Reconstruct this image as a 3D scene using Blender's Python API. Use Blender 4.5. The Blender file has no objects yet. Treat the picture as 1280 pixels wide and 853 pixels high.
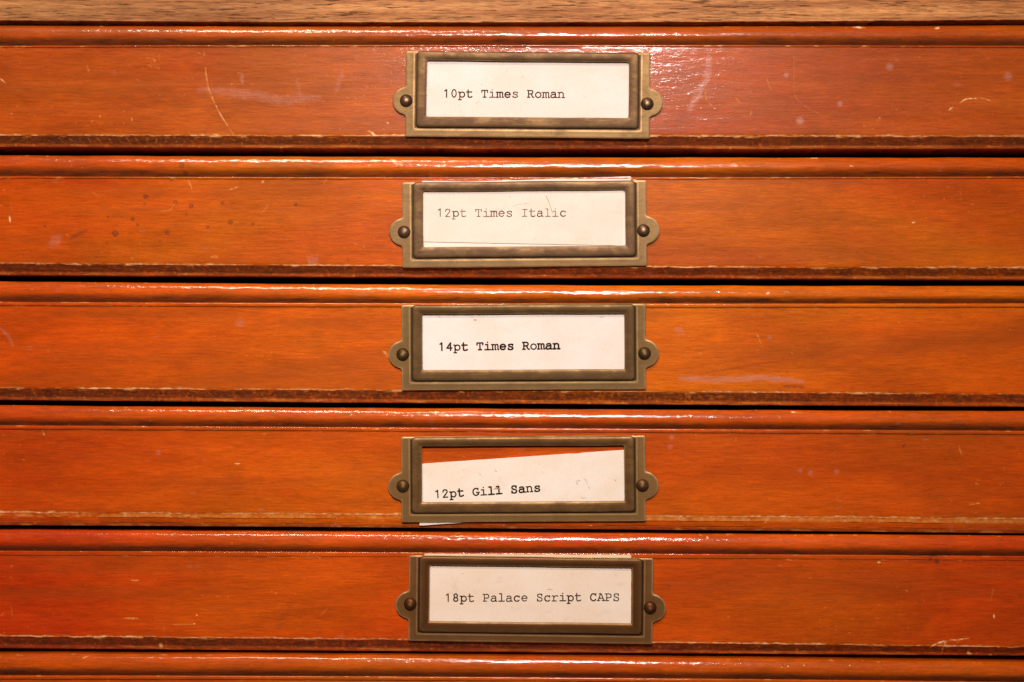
import bpy, bmesh, math, random
import numpy as np
from mathutils import Matrix, Vector

random.seed(7)
RNG = np.random.default_rng(11)
scene = bpy.context.scene
COL = scene.collection

# ------------------------------------------------------------------ camera, lamps, exposure
U = 0.000267                       # metres per photo pixel on the drawer fronts
W0, H0 = 1280.0, 853.0
LENS, SENSOR = 50.0, 36.0
F = LENS / SENSOR * W0
YAW, ROLL = math.radians(1.02), math.radians(0.19)
cam_data = bpy.data.cameras.new('camera')
cam_data.lens, cam_data.sensor_width = LENS, SENSOR
cam_data.clip_start, cam_data.clip_end = 0.01, 50.0
cam = bpy.data.objects.new('camera', cam_data)
COL.objects.link(cam)
R_CAM = Matrix.Rotation(YAW, 3, 'Z') @ Matrix.Rotation(math.radians(90), 3, 'X') @ Matrix.Rotation(ROLL, 3, 'Z')
fwd = R_CAM @ Vector((0, 0, -1))
CAM = -fwd * (F * U / fwd.y)
cam.matrix_world = Matrix.Translation(CAM) @ R_CAM.to_4x4()
scene.camera = cam

world = bpy.data.worlds.new('World')
scene.world = world
world.use_nodes = True
world.node_tree.nodes['Background'].inputs[0].default_value = (1.0, 0.86, 0.72, 1)
world.node_tree.nodes['Background'].inputs[1].default_value = 0.05

def area_lamp(name, loc, target, sx, sy, power, colour):
    ld = bpy.data.lights.new(name, 'AREA')
    ld.shape, ld.size, ld.size_y, ld.energy, ld.color = 'RECTANGLE', sx, sy, power, colour
    o = bpy.data.objects.new(name, ld)
    COL.objects.link(o)
    o.location = loc
    o.rotation_euler = (Vector(target) - Vector(loc)).to_track_quat('-Z', 'Y').to_euler()
    return o

area_lamp('warm_ceiling_lamp', (-0.24, -0.74, 0.92), (-0.06, 0, -0.03), 0.30, 0.022, 7.6, (1.0, 0.78, 0.54))
flash = area_lamp('camera_flash', (0.030, -0.53, 0.272), (-0.045, 0, -0.015), 0.13, 0.030, 0.86, (1.0, 0.885, 0.83))
flash.data.spread = math.radians(88)           # a flash head throws a beam, brightest along its axis

scene.view_settings.view_transform = 'Standard'
scene.view_settings.look = 'None'
scene.view_settings.exposure = 0.0
scene.view_settings.gamma = 1.0

# ------------------------------------------------------------------ helpers
RC = np.array(R_CAM)
CC = np.array(CAM)

def P(px, py, d=0.0):
    """point of the vertical plane d (photo pixels) in front of the drawer fronts seen at a photo position"""
    v = RC @ np.array([(px - W0 / 2), -(py - H0 / 2), -F])
    t = (-d * U - CC[1]) / v[1]
    p = CC + v * t
    return p

def project(co):
    q = (co - CC) @ RC
    return W0 / 2 + F * q[:, 0] / -q[:, 2], H0 / 2 - F * q[:, 1] / -q[:, 2]

def hash2(ix, iy, seed):
    h = (ix.astype(np.int64) * 374761393 + iy.astype(np.int64) * 668265263 + seed * 974634777) & 0xFFFFFFFF
    h = ((h ^ (h >> 13)) * 1274126177) & 0xFFFFFFFF
    h = h ^ (h >> 16)
    return (h & 0xFFFFFF) / float(0xFFFFFF)

def vnoise(x, y, seed=0):
    ix, iy = np.floor(x), np.floor(y)
    fx, fy = x - ix, y - iy
    fx, fy = fx * fx * (3 - 2 * fx), fy * fy * (3 - 2 * fy)
    a, b = hash2(ix, iy, seed), hash2(ix + 1, iy, seed)
    c, d = hash2(ix, iy + 1, seed), hash2(ix + 1, iy + 1, seed)
    return (a + (b - a) * fx) * (1 - fy) + (c + (d - c) * fx) * fy

def fnoise(x, y, seed=0, oct=3):
    s, a, t = 0, 1.0, 0
    for k in range(oct):
        s = s + a * vnoise(x * 2 ** k, y * 2 ** k, seed + 17 * k)
        t += a
        a *= 0.55
    return s / t

def smooth(e0, e1, x):
    t = np.clip((x - e0) / (e1 - e0), 0, 1)
    return t * t * (3 - 2 * t)

def seg_dist(px, py, a, b):
    ax, ay = a
    bx, by = b
    dx, dy = bx - ax, by - ay
    L = dx * dx + dy * dy + 1e-9
    t = np.clip(((px - ax) * dx + (py - ay) * dy) / L, 0, 1)
    return np.hypot(px - ax - t * dx, py - ay - t * dy), t

def empty(name, loc, label, cat, group=None):
    o = bpy.data.objects.new(name, None)
    COL.objects.link(o)
    o.location = loc
    o.empty_display_size = 0.01
    o['label'], o['category'] = label, cat
    if group:
        o['group'] = group
    return o

def mesh_obj(name, me, mat, parent=None):
    o = bpy.data.objects.new(name, me)
    COL.objects.link(o)
    if mat:
        me.materials.append(mat)
    if parent:
        o.parent = parent
    return o

def np_mesh(name, verts, quads, ngons=(), sharp=38):
    """quads: (n,4) int array, ngons: list of index lists"""
    me = bpy.data.meshes.new(name)
    nq = len(quads)
    lv = np.concatenate([np.asarray(quads, dtype=np.int32).ravel()] + [np.asarray(n, dtype=np.int32) for n in ngons])
    starts = np.concatenate([np.arange(nq) * 4] + ([4 * nq + np.cumsum([0] + [len(n) for n in ngons[:-1]])] if len(ngons) else [])).astype(np.int32)
    me.vertices.add(len(verts))
    me.vertices.foreach_set('co', np.asarray(verts, dtype=np.float32).ravel())
    me.loops.add(len(lv))
    me.loops.foreach_set('vertex_index', lv)
    me.polygons.add(len(starts))
    me.polygons.foreach_set('loop_start', starts)
    me.update(calc_edges=True)
    me.polygons.foreach_set('use_smooth', np.ones(len(starts), dtype=bool))
    if sharp:
        me.set_sharp_from_angle(angle=math.radians(sharp))
    return me

def add_attr(me, name, vals):
    a = me.attributes.new(name, 'FLOAT', 'POINT')
    a.data.foreach_set('value', np.asarray(vals, dtype=np.float32).ravel())

def bm_mesh(name, bm, smooth_angle=None):
    bmesh.ops.recalc_face_normals(bm, faces=bm.faces)
    me = bpy.data.meshes.new(name)
    bm.to_mesh(me)
    bm.free()
    if smooth_angle:
        me.polygons.foreach_set('use_smooth', [True] * len(me.polygons))
        me.set_sharp_from_angle(angle=math.radians(smooth_angle))
    return me

def bx(bm, x0, x1, y0, y1, z0, z1, bevel=0.0):
    r = bmesh.ops.create_cube(bm, size=1.0)
    for v in r['verts']:
        v.co = Vector(((x0 + x1) / 2 + v.co.x * (x1 - x0), (y0 + y1) / 2 + v.co.y * (y1 - y0), (z0 + z1) / 2 + v.co.z * (z1 - z0)))
    if bevel:
        es = list({e for v in r['verts'] for e in v.link_edges})
        bmesh.ops.bevel(bm, geom=es, offset=bevel, segments=2, affect='EDGES')

# ------------------------------------------------------------------ materials
class N:
    def __init__(self, name):
        self.m = bpy.data.materials.new(name)
        self.m.use_nodes = True
        self.nt = self.m.node_tree
        self.bsdf = self.nt.nodes['Principled BSDF']
    def node(self, t, **kw):
        n = self.nt.nodes.new(t)
        for k, v in kw.items():
            setattr(n, k, v)
        return n
    def set(self, sock, v):
        if isinstance(v, bpy.types.NodeSocket):
            self.nt.links.new(v, sock)
        else:
            sock.default_value = v
    def math(self, op, a, b=0.0, c=0.0, clamp=False):
        n = self.node('ShaderNodeMath', operation=op, use_clamp=clamp)
        for i, v in enumerate((a, b, c)):
            self.set(n.inputs[i], v)
        return n.outputs[0]
    def mix(self, f, a, b, blend='MIX'):
        n = self.node('ShaderNodeMix', data_type='RGBA', blend_type=blend)
        self.set(n.inputs[0], f)
        for i, v in ((6, a), (7, b)):
            if isinstance(v, tuple):
                v = (*v[:3], 1.0)
            self.set(n.inputs[i], v)
        return n.outputs[2]
    def coords(self, scale, offset=(0, 0, 0), kind='Object', rot=(0, 0, 0)):
        t = self.node('ShaderNodeTexCoord')
        m = self.node('ShaderNodeMapping')
        self.nt.links.new(t.outputs[kind], m.inputs[0])
        m.inputs['Location'].default_value = offset
        m.inputs['Rotation'].default_value = rot
        m.inputs['Scale'].default_value = scale
        return m.outputs[0]
    def noise(self, vec, detail=3.0, rough=0.55, dist=0.0):
        n = self.node('ShaderNodeTexNoise')
        self.nt.links.new(vec, n.inputs['Vector'])
        n.inputs['Scale'].default_value = 1.0
        n.inputs['Detail'].default_value = detail
        n.inputs['Roughness'].default_value = rough
        n.inputs['Distortion'].default_value = dist
        return n.outputs['Fac']
    def ramp(self, v, lo, hi, a=0.0, b=1.0):
        n = self.node('ShaderNodeMapRange', interpolation_type='SMOOTHSTEP')
        for i, x in enumerate((v, lo, hi, a, b)):
            self.set(n.inputs[i], x)
        return n.outputs[0]
    def attr(self, name, kind='GEOMETRY'):
        n = self.node('ShaderNodeAttribute', attribute_name=name, attribute_type=kind)
        return n.outputs['Fac']

def varnished_wood(name, seed, main, warm, red, redness=0.5, coat_rough=0.115, tilt=0.0, haze=0.10, haze_rough=0.42):
    """orange varnished softwood; wear, stain, scuff, grime are wear and painted shade masks carried by the mesh"""
    n = N(name)
    o = (seed * 3.17, seed * 1.3, seed * 7.91)
    low = n.noise(n.coords((5, 5, 26), o, rot=(0, tilt, 0)), 3.0, 0.55, 0.8)
    low2 = n.noise(n.coords((6, 6, 16), (o[0] + 5, 0, o[2])), 3.0, 0.6, 0.5)
    blot = n.noise(n.coords((22, 22, 60), (o[0] + 1, 6, o[2]), rot=(0, tilt, 0)), 4.0, 0.6, 0.6)
    band = n.noise(n.coords((22, 22, 360), (o[0], 2, o[2] + 3), rot=(0, tilt * 0.6, 0)), 5.0, 0.66, 0.4)
    line_ = n.noise(n.coords((34, 34, 820), (o[0] + 4, 1, o[2] + 6), rot=(0, tilt * 0.6, 0)), 3.0, 0.6, 0.2)
    grain = n.noise(n.coords((150, 150, 1700), (o[0] + 9, 4, o[2])), 4.0, 0.72)
    pore = n.noise(n.coords((210, 210, 2400), (o[0] + 3, 7, o[2] + 2)), 2.0, 0.6)
    fine = n.noise(n.coords((700, 700, 3000), (o[0] + 2, 4, o[2])), 2.0, 0.65)
    c = n.mix(n.ramp(low, 0.36, 0.64), main, warm)
    c = n.mix(n.math('MULTIPLY', n.ramp(low2, 0.42, 0.62), redness), c, red)
    c = n.mix(n.math('MULTIPLY', n.attr('ruddy'), 0.9), c, (red[0] * 0.97, red[1] * 0.80, red[2] * 0.9))
    c = n.mix(1.0, c, n.math('MULTIPLY_ADD', n.ramp(blot, 0.30, 0.70), 0.30, 0.85), 'MULTIPLY')
    c = n.mix(1.0, c, n.math('MULTIPLY_ADD', n.ramp(band, 0.25, 0.75), 0.22, 0.88), 'MULTIPLY')
    c = n.mix(1.0, c, n.math('MULTIPLY_ADD', n.ramp(grain, 0.28, 0.72), 0.40, 0.80), 'MULTIPLY')
    c = n.mix(1.0, c, n.math('MULTIPLY_ADD', fine, 0.44, 0.78), 'MULTIPLY')
    thin = n.math('MULTIPLY', n.ramp(n.math('ABSOLUTE', n.math('SUBTRACT', line_, 0.5)), 0.0, 0.035, 1.0, 0.0), n.ramp(band, 0.45, 0.65))
    c = n.mix(n.math('MULTIPLY', thin, 0.32), c, (0.20, 0.034, 0.004))
    dark_streak = n.ramp(grain, 0.62, 0.78)
    c = n.mix(n.math('MULTIPLY', n.math('MULTIPLY', n.ramp(pore, 0.60, 0.70), n.ramp(blot, 0.65, 0.40)), 0.34), c, (0.15, 0.026, 0.004))
    c = n.mix(n.math('MULTIPLY', dark_streak, 0.24), c, (0.17, 0.030, 0.005))
    c = n.mix(n.attr('figure'), c, (0.26, 0.055, 0.007))
    c = n.mix(n.attr('grime_shade'), c, n.mix(n.ramp(grain, 0.3, 0.7), (0.085, 0.024, 0.010), (0.19, 0.052, 0.017)))  # real dirt on the lower edge, painted shade on the bead
    c = n.mix(n.attr('stain'), c, (0.060, 0.022, 0.012))
    c = n.mix(n.math('MULTIPLY', n.attr('scuff'), n.ramp(grain, 0.30, 0.62, 0.25, 1.0)), c, (0.48, 0.21, 0.15))
    wear_glint = n.attr('wear_glint')
    c = n.mix(n.ramp(wear_glint, 0.0, 0.55), c, n.mix(n.ramp(n.math('MULTIPLY_ADD', fine, 0.5, wear_glint), 0.58, 0.98), (0.64, 0.220, 0.036), (0.87, 0.57, 0.35)))
    n.set(n.bsdf.inputs['Base Color'], c)
    rough = n.math('MULTIPLY_ADD', n.ramp(band, 0.3, 0.7), 0.10, haze_rough)
    n.set(n.bsdf.inputs['Roughness'], rough)
    n.bsdf.inputs['Specular IOR Level'].default_value = haze
    keep = n.math('SUBTRACT', 1.0, n.math('MAXIMUM', wear_glint, n.math('MULTIPLY', n.attr('grime_shade'), 0.8)), clamp=True)
    n.set(n.bsdf.inputs['Coat Weight'], n.math('MULTIPLY', keep, 0.75))
    cr = n.math('MULTIPLY_ADD', n.attr('scuff'), 0.3, coat_rough)
    n.set(n.bsdf.inputs['Coat Roughness'], cr)
    # varnish relief: orange peel, brush lines along the grain, larger ripples
    peel = n.noise(n.coords((1500, 1500, 1900), o), 2.0, 0.6)
    lump = n.noise(n.coords((330, 330, 520), (o[0], 3, o[2])), 2.0, 0.5)
    h = n.math('MULTIPLY_ADD', grain, 0.55, n.math('MULTIPLY', peel, 0.42))
    h = n.math('MULTIPLY_ADD', lump, 1.45, h)
    b = n.node('ShaderNodeBump')
    b.inputs['Strength'].default_value = 1.0
    b.inputs['Distance'].default_value = 0.000055
    n.set(b.inputs['Height'], h)
    n.set(n.bsdf.inputs['Coat Normal'], b.outputs[0])
    b2 = n.node('ShaderNodeBump')
    b2.inputs['Strength'].default_value = 1.0
    b2.inputs['Distance'].default_value = 0.00005
    n.set(b2.inputs['Height'], n.math('MULTIPLY_ADD', grain, 1.0, n.math('MULTIPLY', fine, 0.8)))
    n.set(n.bsdf.inputs['Normal'], b2.outputs[0])
    return n.m

def bare_wood():
    n = N('bare_tan_wood')
    band = n.noise(n.coords((14, 14, 500)), 4.0, 0.6, 0.4)
    grain = n.noise(n.coords((150, 150, 1900), (3, 0, 0)), 5.0, 0.75)
    pore = n.noise(n.coords((120, 120, 1900), (8, 3, 1)), 3.0, 0.6)
    c = n.mix(n.ramp(band, 0.3, 0.7), (0.40, 0.140, 0.040), (0.66, 0.290, 0.098))
    c = n.mix(1.0, c, n.math('MULTIPLY_ADD', n.ramp(grain, 0.32, 0.68), 0.70, 0.60), 'MULTIPLY')
    patch = n.noise(n.coords((9, 9, 60), (2, 5, 1)), 3.0, 0.6)
    c = n.mix(1.0, c, n.math('MULTIPLY_ADD', n.ramp(patch, 0.3, 0.7), 0.45, 0.75), 'MULTIPLY')
    c = n.mix(n.math('MULTIPLY', n.ramp(pore, 0.56, 0.68), 0.85), c, (0.10, 0.035, 0.012))
    n.set(n.bsdf.inputs['Base Color'], c)
    n.bsdf.inputs['Roughness'].default_value = 0.55
    n.bsdf.inputs['Specular IOR Level'].default_value = 0.3
    b = n.node('ShaderNodeBump')
    b.inputs['Distance'].default_value = 0.00012
    n.set(b.inputs['Height'], n.math('SUBTRACT', grain, n.ramp(pore, 0.58, 0.70)))
    n.set(n.bsdf.inputs['Normal'], b.outputs[0])
    return n.m

def dark_wood():
    n = N('dusty_interior_wood')
    g = n.noise(n.coords((30, 30, 600)), 3.0)
    n.set(n.bsdf.inputs['Base Color'], n.mix(g, (0.05, 0.022, 0.010), (0.10, 0.045, 0.02)))
    n.bsdf.inputs['Roughness'].default_value = 0.8
    return n.m

def brass(name, light, dark, seed, patina, rough=0.43, metal=0.58):
    n = N(name)
    o = (seed * 2.1, seed, seed * 3.3)
    blot = n.noise(n.coords((120, 120, 200), o), 6.0, 0.70, 0.4)
    brush = n.noise(n.coords((260, 260, 1500), o), 3.0, 0.6)
    speck = n.noise(n.coords((2300, 2300, 2300), o), 2.0, 0.7)
    f = n.ramp(n.math('MULTIPLY_ADD', brush, 0.35, blot), patina - 0.10, patina + 0.26)
    c = n.mix(f, light, dark)
    c = n.mix(n.math('MULTIPLY', n.ramp(speck, 0.62, 0.72), 0.55), c, (dark[0] * 0.35, dark[1] * 0.35, dark[2] * 0.4))
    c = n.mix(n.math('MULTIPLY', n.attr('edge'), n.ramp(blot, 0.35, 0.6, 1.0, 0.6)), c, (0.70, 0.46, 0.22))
    c = n.mix(n.attr('crevice_shade'), c, (0.030, 0.014, 0.006))  # shade in the creases beside rim and nails, painted as dark colour
    n.set(n.bsdf.inputs['Base Color'], c)
    n.bsdf.inputs['Metallic'].default_value = metal
    n.bsdf.inputs['Specular IOR Level'].default_value = 0.12
    n.set(n.bsdf.inputs['Roughness'], n.math('MULTIPLY_ADD', f, 0.08, rough))
    b = n.node('ShaderNodeBump')
    b.inputs['Distance'].default_value = 0.00004
    n.set(b.inputs['Height'], n.math('MULTIPLY_ADD', brush, 0.25, n.math('MULTIPLY_ADD', speck, 0.5, n.math('MULTIPLY', blot, 0.25))))
    n.set(n.bsdf.inputs['Normal'], b.outputs[0])
    return n.m

def card_paper(name, colour, seed, dirt=0.5):
    n = N(name)
    o = (seed * 1.7, seed, seed * 2.9)
    mott = n.noise(n.coords((60, 60, 90), o), 4.0, 0.6)
    fibre = n.noise(n.coords((1400, 1400, 2600), o), 3.0, 0.7)
    weave = n.noise(n.coords((2600, 2600, 700), o), 2.0, 0.6)
    spot = n.noise(n.coords((420, 420, 420), (o[0] + 4, 1, 2)), 3.0, 0.6)
    smudge = n.noise(n.coords((90, 90, 130), (o[0] + 8, 1, 2)), 4.0, 0.7)
    c = n.mix(n.ramp(mott, 0.3, 0.7), colour, (colour[0] * 0.97, colour[1] * 0.91, colour[2] * 0.86))
    c = n.mix(1.0, c, n.math('MULTIPLY_ADD', fibre, 0.16, 0.92), 'MULTIPLY')
    c = n.mix(n.math('MULTIPLY', n.ramp(weave, 0.5, 0.75), 0.12), c, (0.62, 0.45, 0.33))
    c = n.mix(n.math('MULTIPLY', n.ramp(spot, 0.66, 0.75), 0.6 * dirt), c, (0.36, 0.24, 0.16))
    c = n.mix(n.math('MULTIPLY', n.ramp(smudge, 0.55, 0.72), 0.42 * dirt), c, (0.50, 0.38, 0.30))
    n.set(n.bsdf.inputs['Base Color'], c)
    n.bsdf.inputs['Roughness'].default_value = 0.75
    n.bsdf.inputs['Specular IOR Level'].default_value = 0.2
    b = n.node('ShaderNodeBump')
    b.inputs['Distance'].default_value = 0.00002
    n.set(b.inputs['Height'], fibre)
    n.set(n.bsdf.inputs['Normal'], b.outputs[0])
    return n.m

def ink(name, dark, pale, seed, lo, hi):
    n = N(name)
    v = n.noise(n.coords((900, 900, 900), (seed, 1, 2)), 3.0, 0.7)
    n.set(n.bsdf.inputs['Base Color'], n.mix(n.ramp(v, lo, hi), dark, pale))
    n.bsdf.inputs['Roughness'].default_value = 0.8
    n.bsdf.inputs['Specular IOR Level'].default_value = 0.1
    return n.m

MAT_BARE, MAT_DARK = bare_wood(), dark_wood()

# ------------------------------------------------------------------ wear marks, given where the photo shows them
# (mask, polyline, half width, strength)
MARKS = []
def line(mask, pts, w=0.6, s=0.7):
    MARKS.append((mask, pts, w, s))
def spot(mask, x, y, r, s=0.6):
    MARKS.append((mask, [(x, y), (x + 0.01, y)], r, s))

# first drawer
line('wear_glint', [(257, 83), (258, 95), (261, 110), (268, 128), (278, 147), (292, 168)], 0.55, 0.62)
for a, b in (((183, 72), (187, 73)), ((189, 73), (196, 76)), ((185, 81), (190, 84)), ((193, 82), (198, 86)), ((199, 68), (199, 74)), ((198, 78), (199, 87)), ((188, 76), (191, 83)), ((192, 73), (194, 80)), ((245, 70), (254, 72)), ((255, 64), (256, 72)), ((247, 66), (251, 67))):
    line('wear_glint', [a, b], 0.45, 0.42)
line('wear_glint', [(109, 82), (111, 90)], 0.7, 0.5)
line('wear_glint', [(170, 99), (175, 101)], 0.5, 0.5)
line('wear_glint', [(0, 98), (7, 104)], 0.7, 0.6)
spot('wear_glint', 14, 142, 1.0, 0.7)
line('wear_glint', [(461, 163.5), (467, 168), (475, 176)], 1.6, 0.9)
line('scuff', [(250, 112), (310, 118), (350, 125), (398, 122)], 4.0, 0.35)
line('scuff', [(302, 92), (303, 104)], 1.6, 0.4)
line('scuff', [(428, 88), (420, 116)], 2.0, 0.22)
line('scuff', [(372, 98), (375, 125)], 1.5, 0.22)
line('scuff', [(886, 70), (884, 95), (872, 118), (862, 138)], 3.0, 0.30)
line('wear_glint', [(882, 110), (882, 122), (893, 136)], 0.6, 0.35)
line('wear_glint', [(992, 70), (992, 92), (993, 118), (1005, 132), (1025, 143)], 0.6, 0.25)  # relief line whose broken glint is painted as pale colour
line('wear_glint', [(957, 96), (963, 112)], 0.8, 0.40)
line('wear_glint', [(918, 120), (924, 128)], 0.8, 0.45)
line('wear_glint', [(937, 145), (939, 139)], 0.8, 0.45)
for q in ((1112, 84, 3.0), (1050, 130, 2.2), (1000, 151, 3.2), (1260, 96, 3.4), (983, 94, 2.2)):
    spot('scuff', *q, 0.65)
line('wear_glint', [(1186, 138), (1191, 134)], 1.0, 0.85)
line('wear_glint', [(1200, 129), (1208, 124), (1228, 123), (1238, 126)], 0.7, 0.75)
line('wear_glint', [(1066, 34), (1082, 35)], 0.9, 0.9)
line('wear_glint', [(1168, 36), (1175, 34.5)], 1.2, 0.75)
# second drawer
for x, y, r in ((182, 246, 3.2), (181, 255, 1.2), (219, 253, 2.6), (239, 258, 3.0), (166, 274, 1.7), (144, 292, 4.2), (209, 291, 2.9), (260, 284, 2.0),
                (288, 278, 3.2), (278, 254, 1.5), (316, 280, 2.2), (370, 256, 2.3), (227, 207, 3.6), (232, 217, 3.0), (135, 271, 1.0), (172, 281, 1.5),
                (200, 302, 1.0), (214, 224, 3.0), (233, 268, 1.0), (56, 283, 1.2), (134, 304, 0.9), (534, 221, 2.0)):
    MARKS.append(('ring' if r > 1.9 else 'stain', [(x, y), (x + 0.01, y)], r, 0.55))
line('stain', [(88, 299), (97, 293), (108, 288)], 1.8, 0.40)
line('scuff', [(64, 306), (74, 296)], 4.5, 0.30)
line('wear_glint', [(12, 270), (13, 278)], 0.9, 0.85)
line('wear_glint', [(0, 258), (3, 257)], 1.0, 0.8)
line('wear_glint', [(13, 252), (15, 265)], 0.9, 0.25)
line('wear_glint', [(288, 237), (299, 233)], 0.8, 0.75)
line('wear_glint', [(264, 321), (274, 321)], 1.6, 0.65)
line('wear_glint', [(236, 226), (240, 236)], 0.6, 0.65)
line('wear_glint', [(116, 240), (125, 248)], 0.7, 0.30)
line('wear_glint', [(220, 252), (213, 262), (200, 264)], 0.6, 0.45)
line('wear_glint', [(327, 229), (330, 225)], 0.6, 0.65)
line('wear_glint', [(405, 230), (408, 224)], 0.7, 0.65)
line('wear_glint', [(489, 200), (496, 204), (504, 206)], 2.4, 0.75)
line('wear_glint', [(335, 255), (333, 260), (325, 268)], 0.5, 0.5)
for k in range(5):
    line('scuff', [(384 + 3 * k, 320 + (k % 2) * 2), (388 + 2.4 * k, 336)], 0.9, 0.45)
line('wear_glint', [(1200, 239), (1201, 243)], 0.8, 0.8)
line('wear_glint', [(1140, 278.5), (1144, 277.5)], 0.7, 0.8)
line('wear_glint', [(1062, 208), (1067, 208)], 0.9, 0.8)
line('wear_glint', [(1008, 198), (1022, 198)], 0.6, 0.8)
line('wear_glint', [(1150, 332), (1160, 320)], 0.5, 0.22)
# third drawer
line('wear_glint', [(945, 415), (953, 433)], 0.6, 0.50)
spot('scuff', 962, 422, 2.0, 0.4)
line('scuff', [(850, 473), (900, 475), (955, 473), (1003, 477)], 2.6, 0.62)
line('stain', [(980, 483), (995, 483), (1005, 485)], 1.7, 0.40)
line('scuff', [(845, 412), (853, 416)], 3.0, 0.35)
line('wear_glint', [(959, 367), (961, 366)], 1.1, 0.85)
line('stain', [(800, 374), (860, 375), (960, 375)], 2.6, 0.50)
line('scuff', [(0, 410), (10, 420), (16, 432)], 1.5, 0.35)
line('wear_glint', [(479, 439), (486, 446)], 2.2, 0.50)
spot('scuff', 300, 404, 4.0, 0.30)
line('stain', [(60, 489), (62, 497)], 3.0, 0.7)
# fourth drawer
line('wear_glint', [(327, 543), (337, 542)], 0.6, 0.5)
line('wear_glint', [(53, 538), (55, 544)], 0.8, 0.70)
line('wear_glint', [(292, 580), (300, 579.5)], 0.7, 0.75)
for x, y in ((840, 547), (838, 559), (1000, 589), (1013, 591), (198, 566), (1046, 590)):
    spot('scuff', x, y, 2.0, 0.45)
line('wear_glint', [(1198, 556), (1200, 562), (1202, 569)], 0.6, 0.45)
line('stain', [(1128, 559), (1131, 556)], 1.3, 0.6)
line('wear_glint', [(1212, 631), (1225, 629)], 0.7, 0.70)
line('wear_glint', [(988, 515), (1002, 516.5)], 0.9, 0.8)
line('wear_glint', [(466, 537), (474, 536)], 1.0, 0.6)
# fifth drawer
line('wear_glint', [(155, 773), (172, 773)], 0.6, 0.8)
line('wear_glint', [(164, 725.5), (174, 725.5)], 0.6, 0.8)
line('wear_glint', [(217, 780.5), (243, 780.5)], 0.5, 0.5)
spot('wear_glint', 243, 780, 0.9, 0.7)
spot('wear_glint', 246, 769, 0.8, 0.7)
line('wear_glint', [(250, 761), (260, 763)], 0.5, 0.35)
for k, (a, b) in enumerate((((13, 709), (16, 706)), ((10, 720), (15, 722)), ((1, 770), (5, 766)), ((14, 758), (15, 770)))):
    line('wear_glint', [a, b], 0.8, 0.30)
line('wear_glint', [(203, 777), (206, 790)], 1.6, 0.22)
line('wear_glint', [(200, 808), (201, 806)], 3.0, 0.55)
line('wear_glint', [(289, 676), (290, 681)], 0.6, 0.5)
line('wear_glint', [(1163, 809), (1172, 804), (1185, 801), (1198, 799.5), (1211, 798)], 0.9, 0.9)
line('wear_glint', [(1182, 803), (1176, 817)], 1.1, 0.7)
line('wear_glint', [(1198, 800), (1196, 804)], 1.0, 0.6)
line('wear_glint', [(1242, 768), (1243, 773)], 1.1, 0.7)
line('wear_glint', [(1242, 735), (1238, 752)], 0.7, 0.25)
spot('stain', 1171, 702, 2.2, 0.8)
spot('stain', 1163, 699, 1.6, 0.6)
line('stain', [(1135, 694.5), (1160, 694), (1186, 694.5)], 0.9, 0.85)
line('wear_glint', [(984, 699.5), (990, 700)], 0.8, 0.85)
line('wear_glint', [(1097, 703), (1101, 703)], 0.7, 0.9)
line('wear_glint', [(973, 707), (978, 708)], 0.9, 0.6)
line('wear_glint', [(883, 671), (886, 674)], 1.2, 0.75)
line('stain', [(347, 785), (362, 760)], 3.0, 0.14)
line('wear_glint', [(400, 770), (412, 758)], 0.4, 0.35)
line('wear_glint', [(1210, 816), (1213, 818)], 2.2, 0.5)
spot('wear_glint', 1238, 819, 2.0, 0.5)
# sixth drawer
line('wear_glint', [(103, 823), (112, 820)], 0.8, 0.75)
for x in (977, 985, 1005, 1062):
    spot('wear_glint', x, 832 + (x % 3), 0.8, 0.75)
line('stain', [(0, 838), (60, 840)], 3.0, 0.4)

def S(pts, n=6):
    """smooth curve through points"""
    p = [pts[0]] + list(pts) + [pts[-1]]
    out = []
    for k in range(1, len(p) - 2):
        a, b, c, d = (np.array(q, float) for q in p[k - 1:k + 3])
        for t in np.linspace(0, 1, n, endpoint=False):
            out.append(tuple(0.5 * (2 * b + (c - a) * t + (2 * a - 5 * b + 4 * c - d) * t * t + (3 * b - a - 3 * c + d) * t ** 3)))
    out.append(tuple(p[-1]))
    return out

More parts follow.
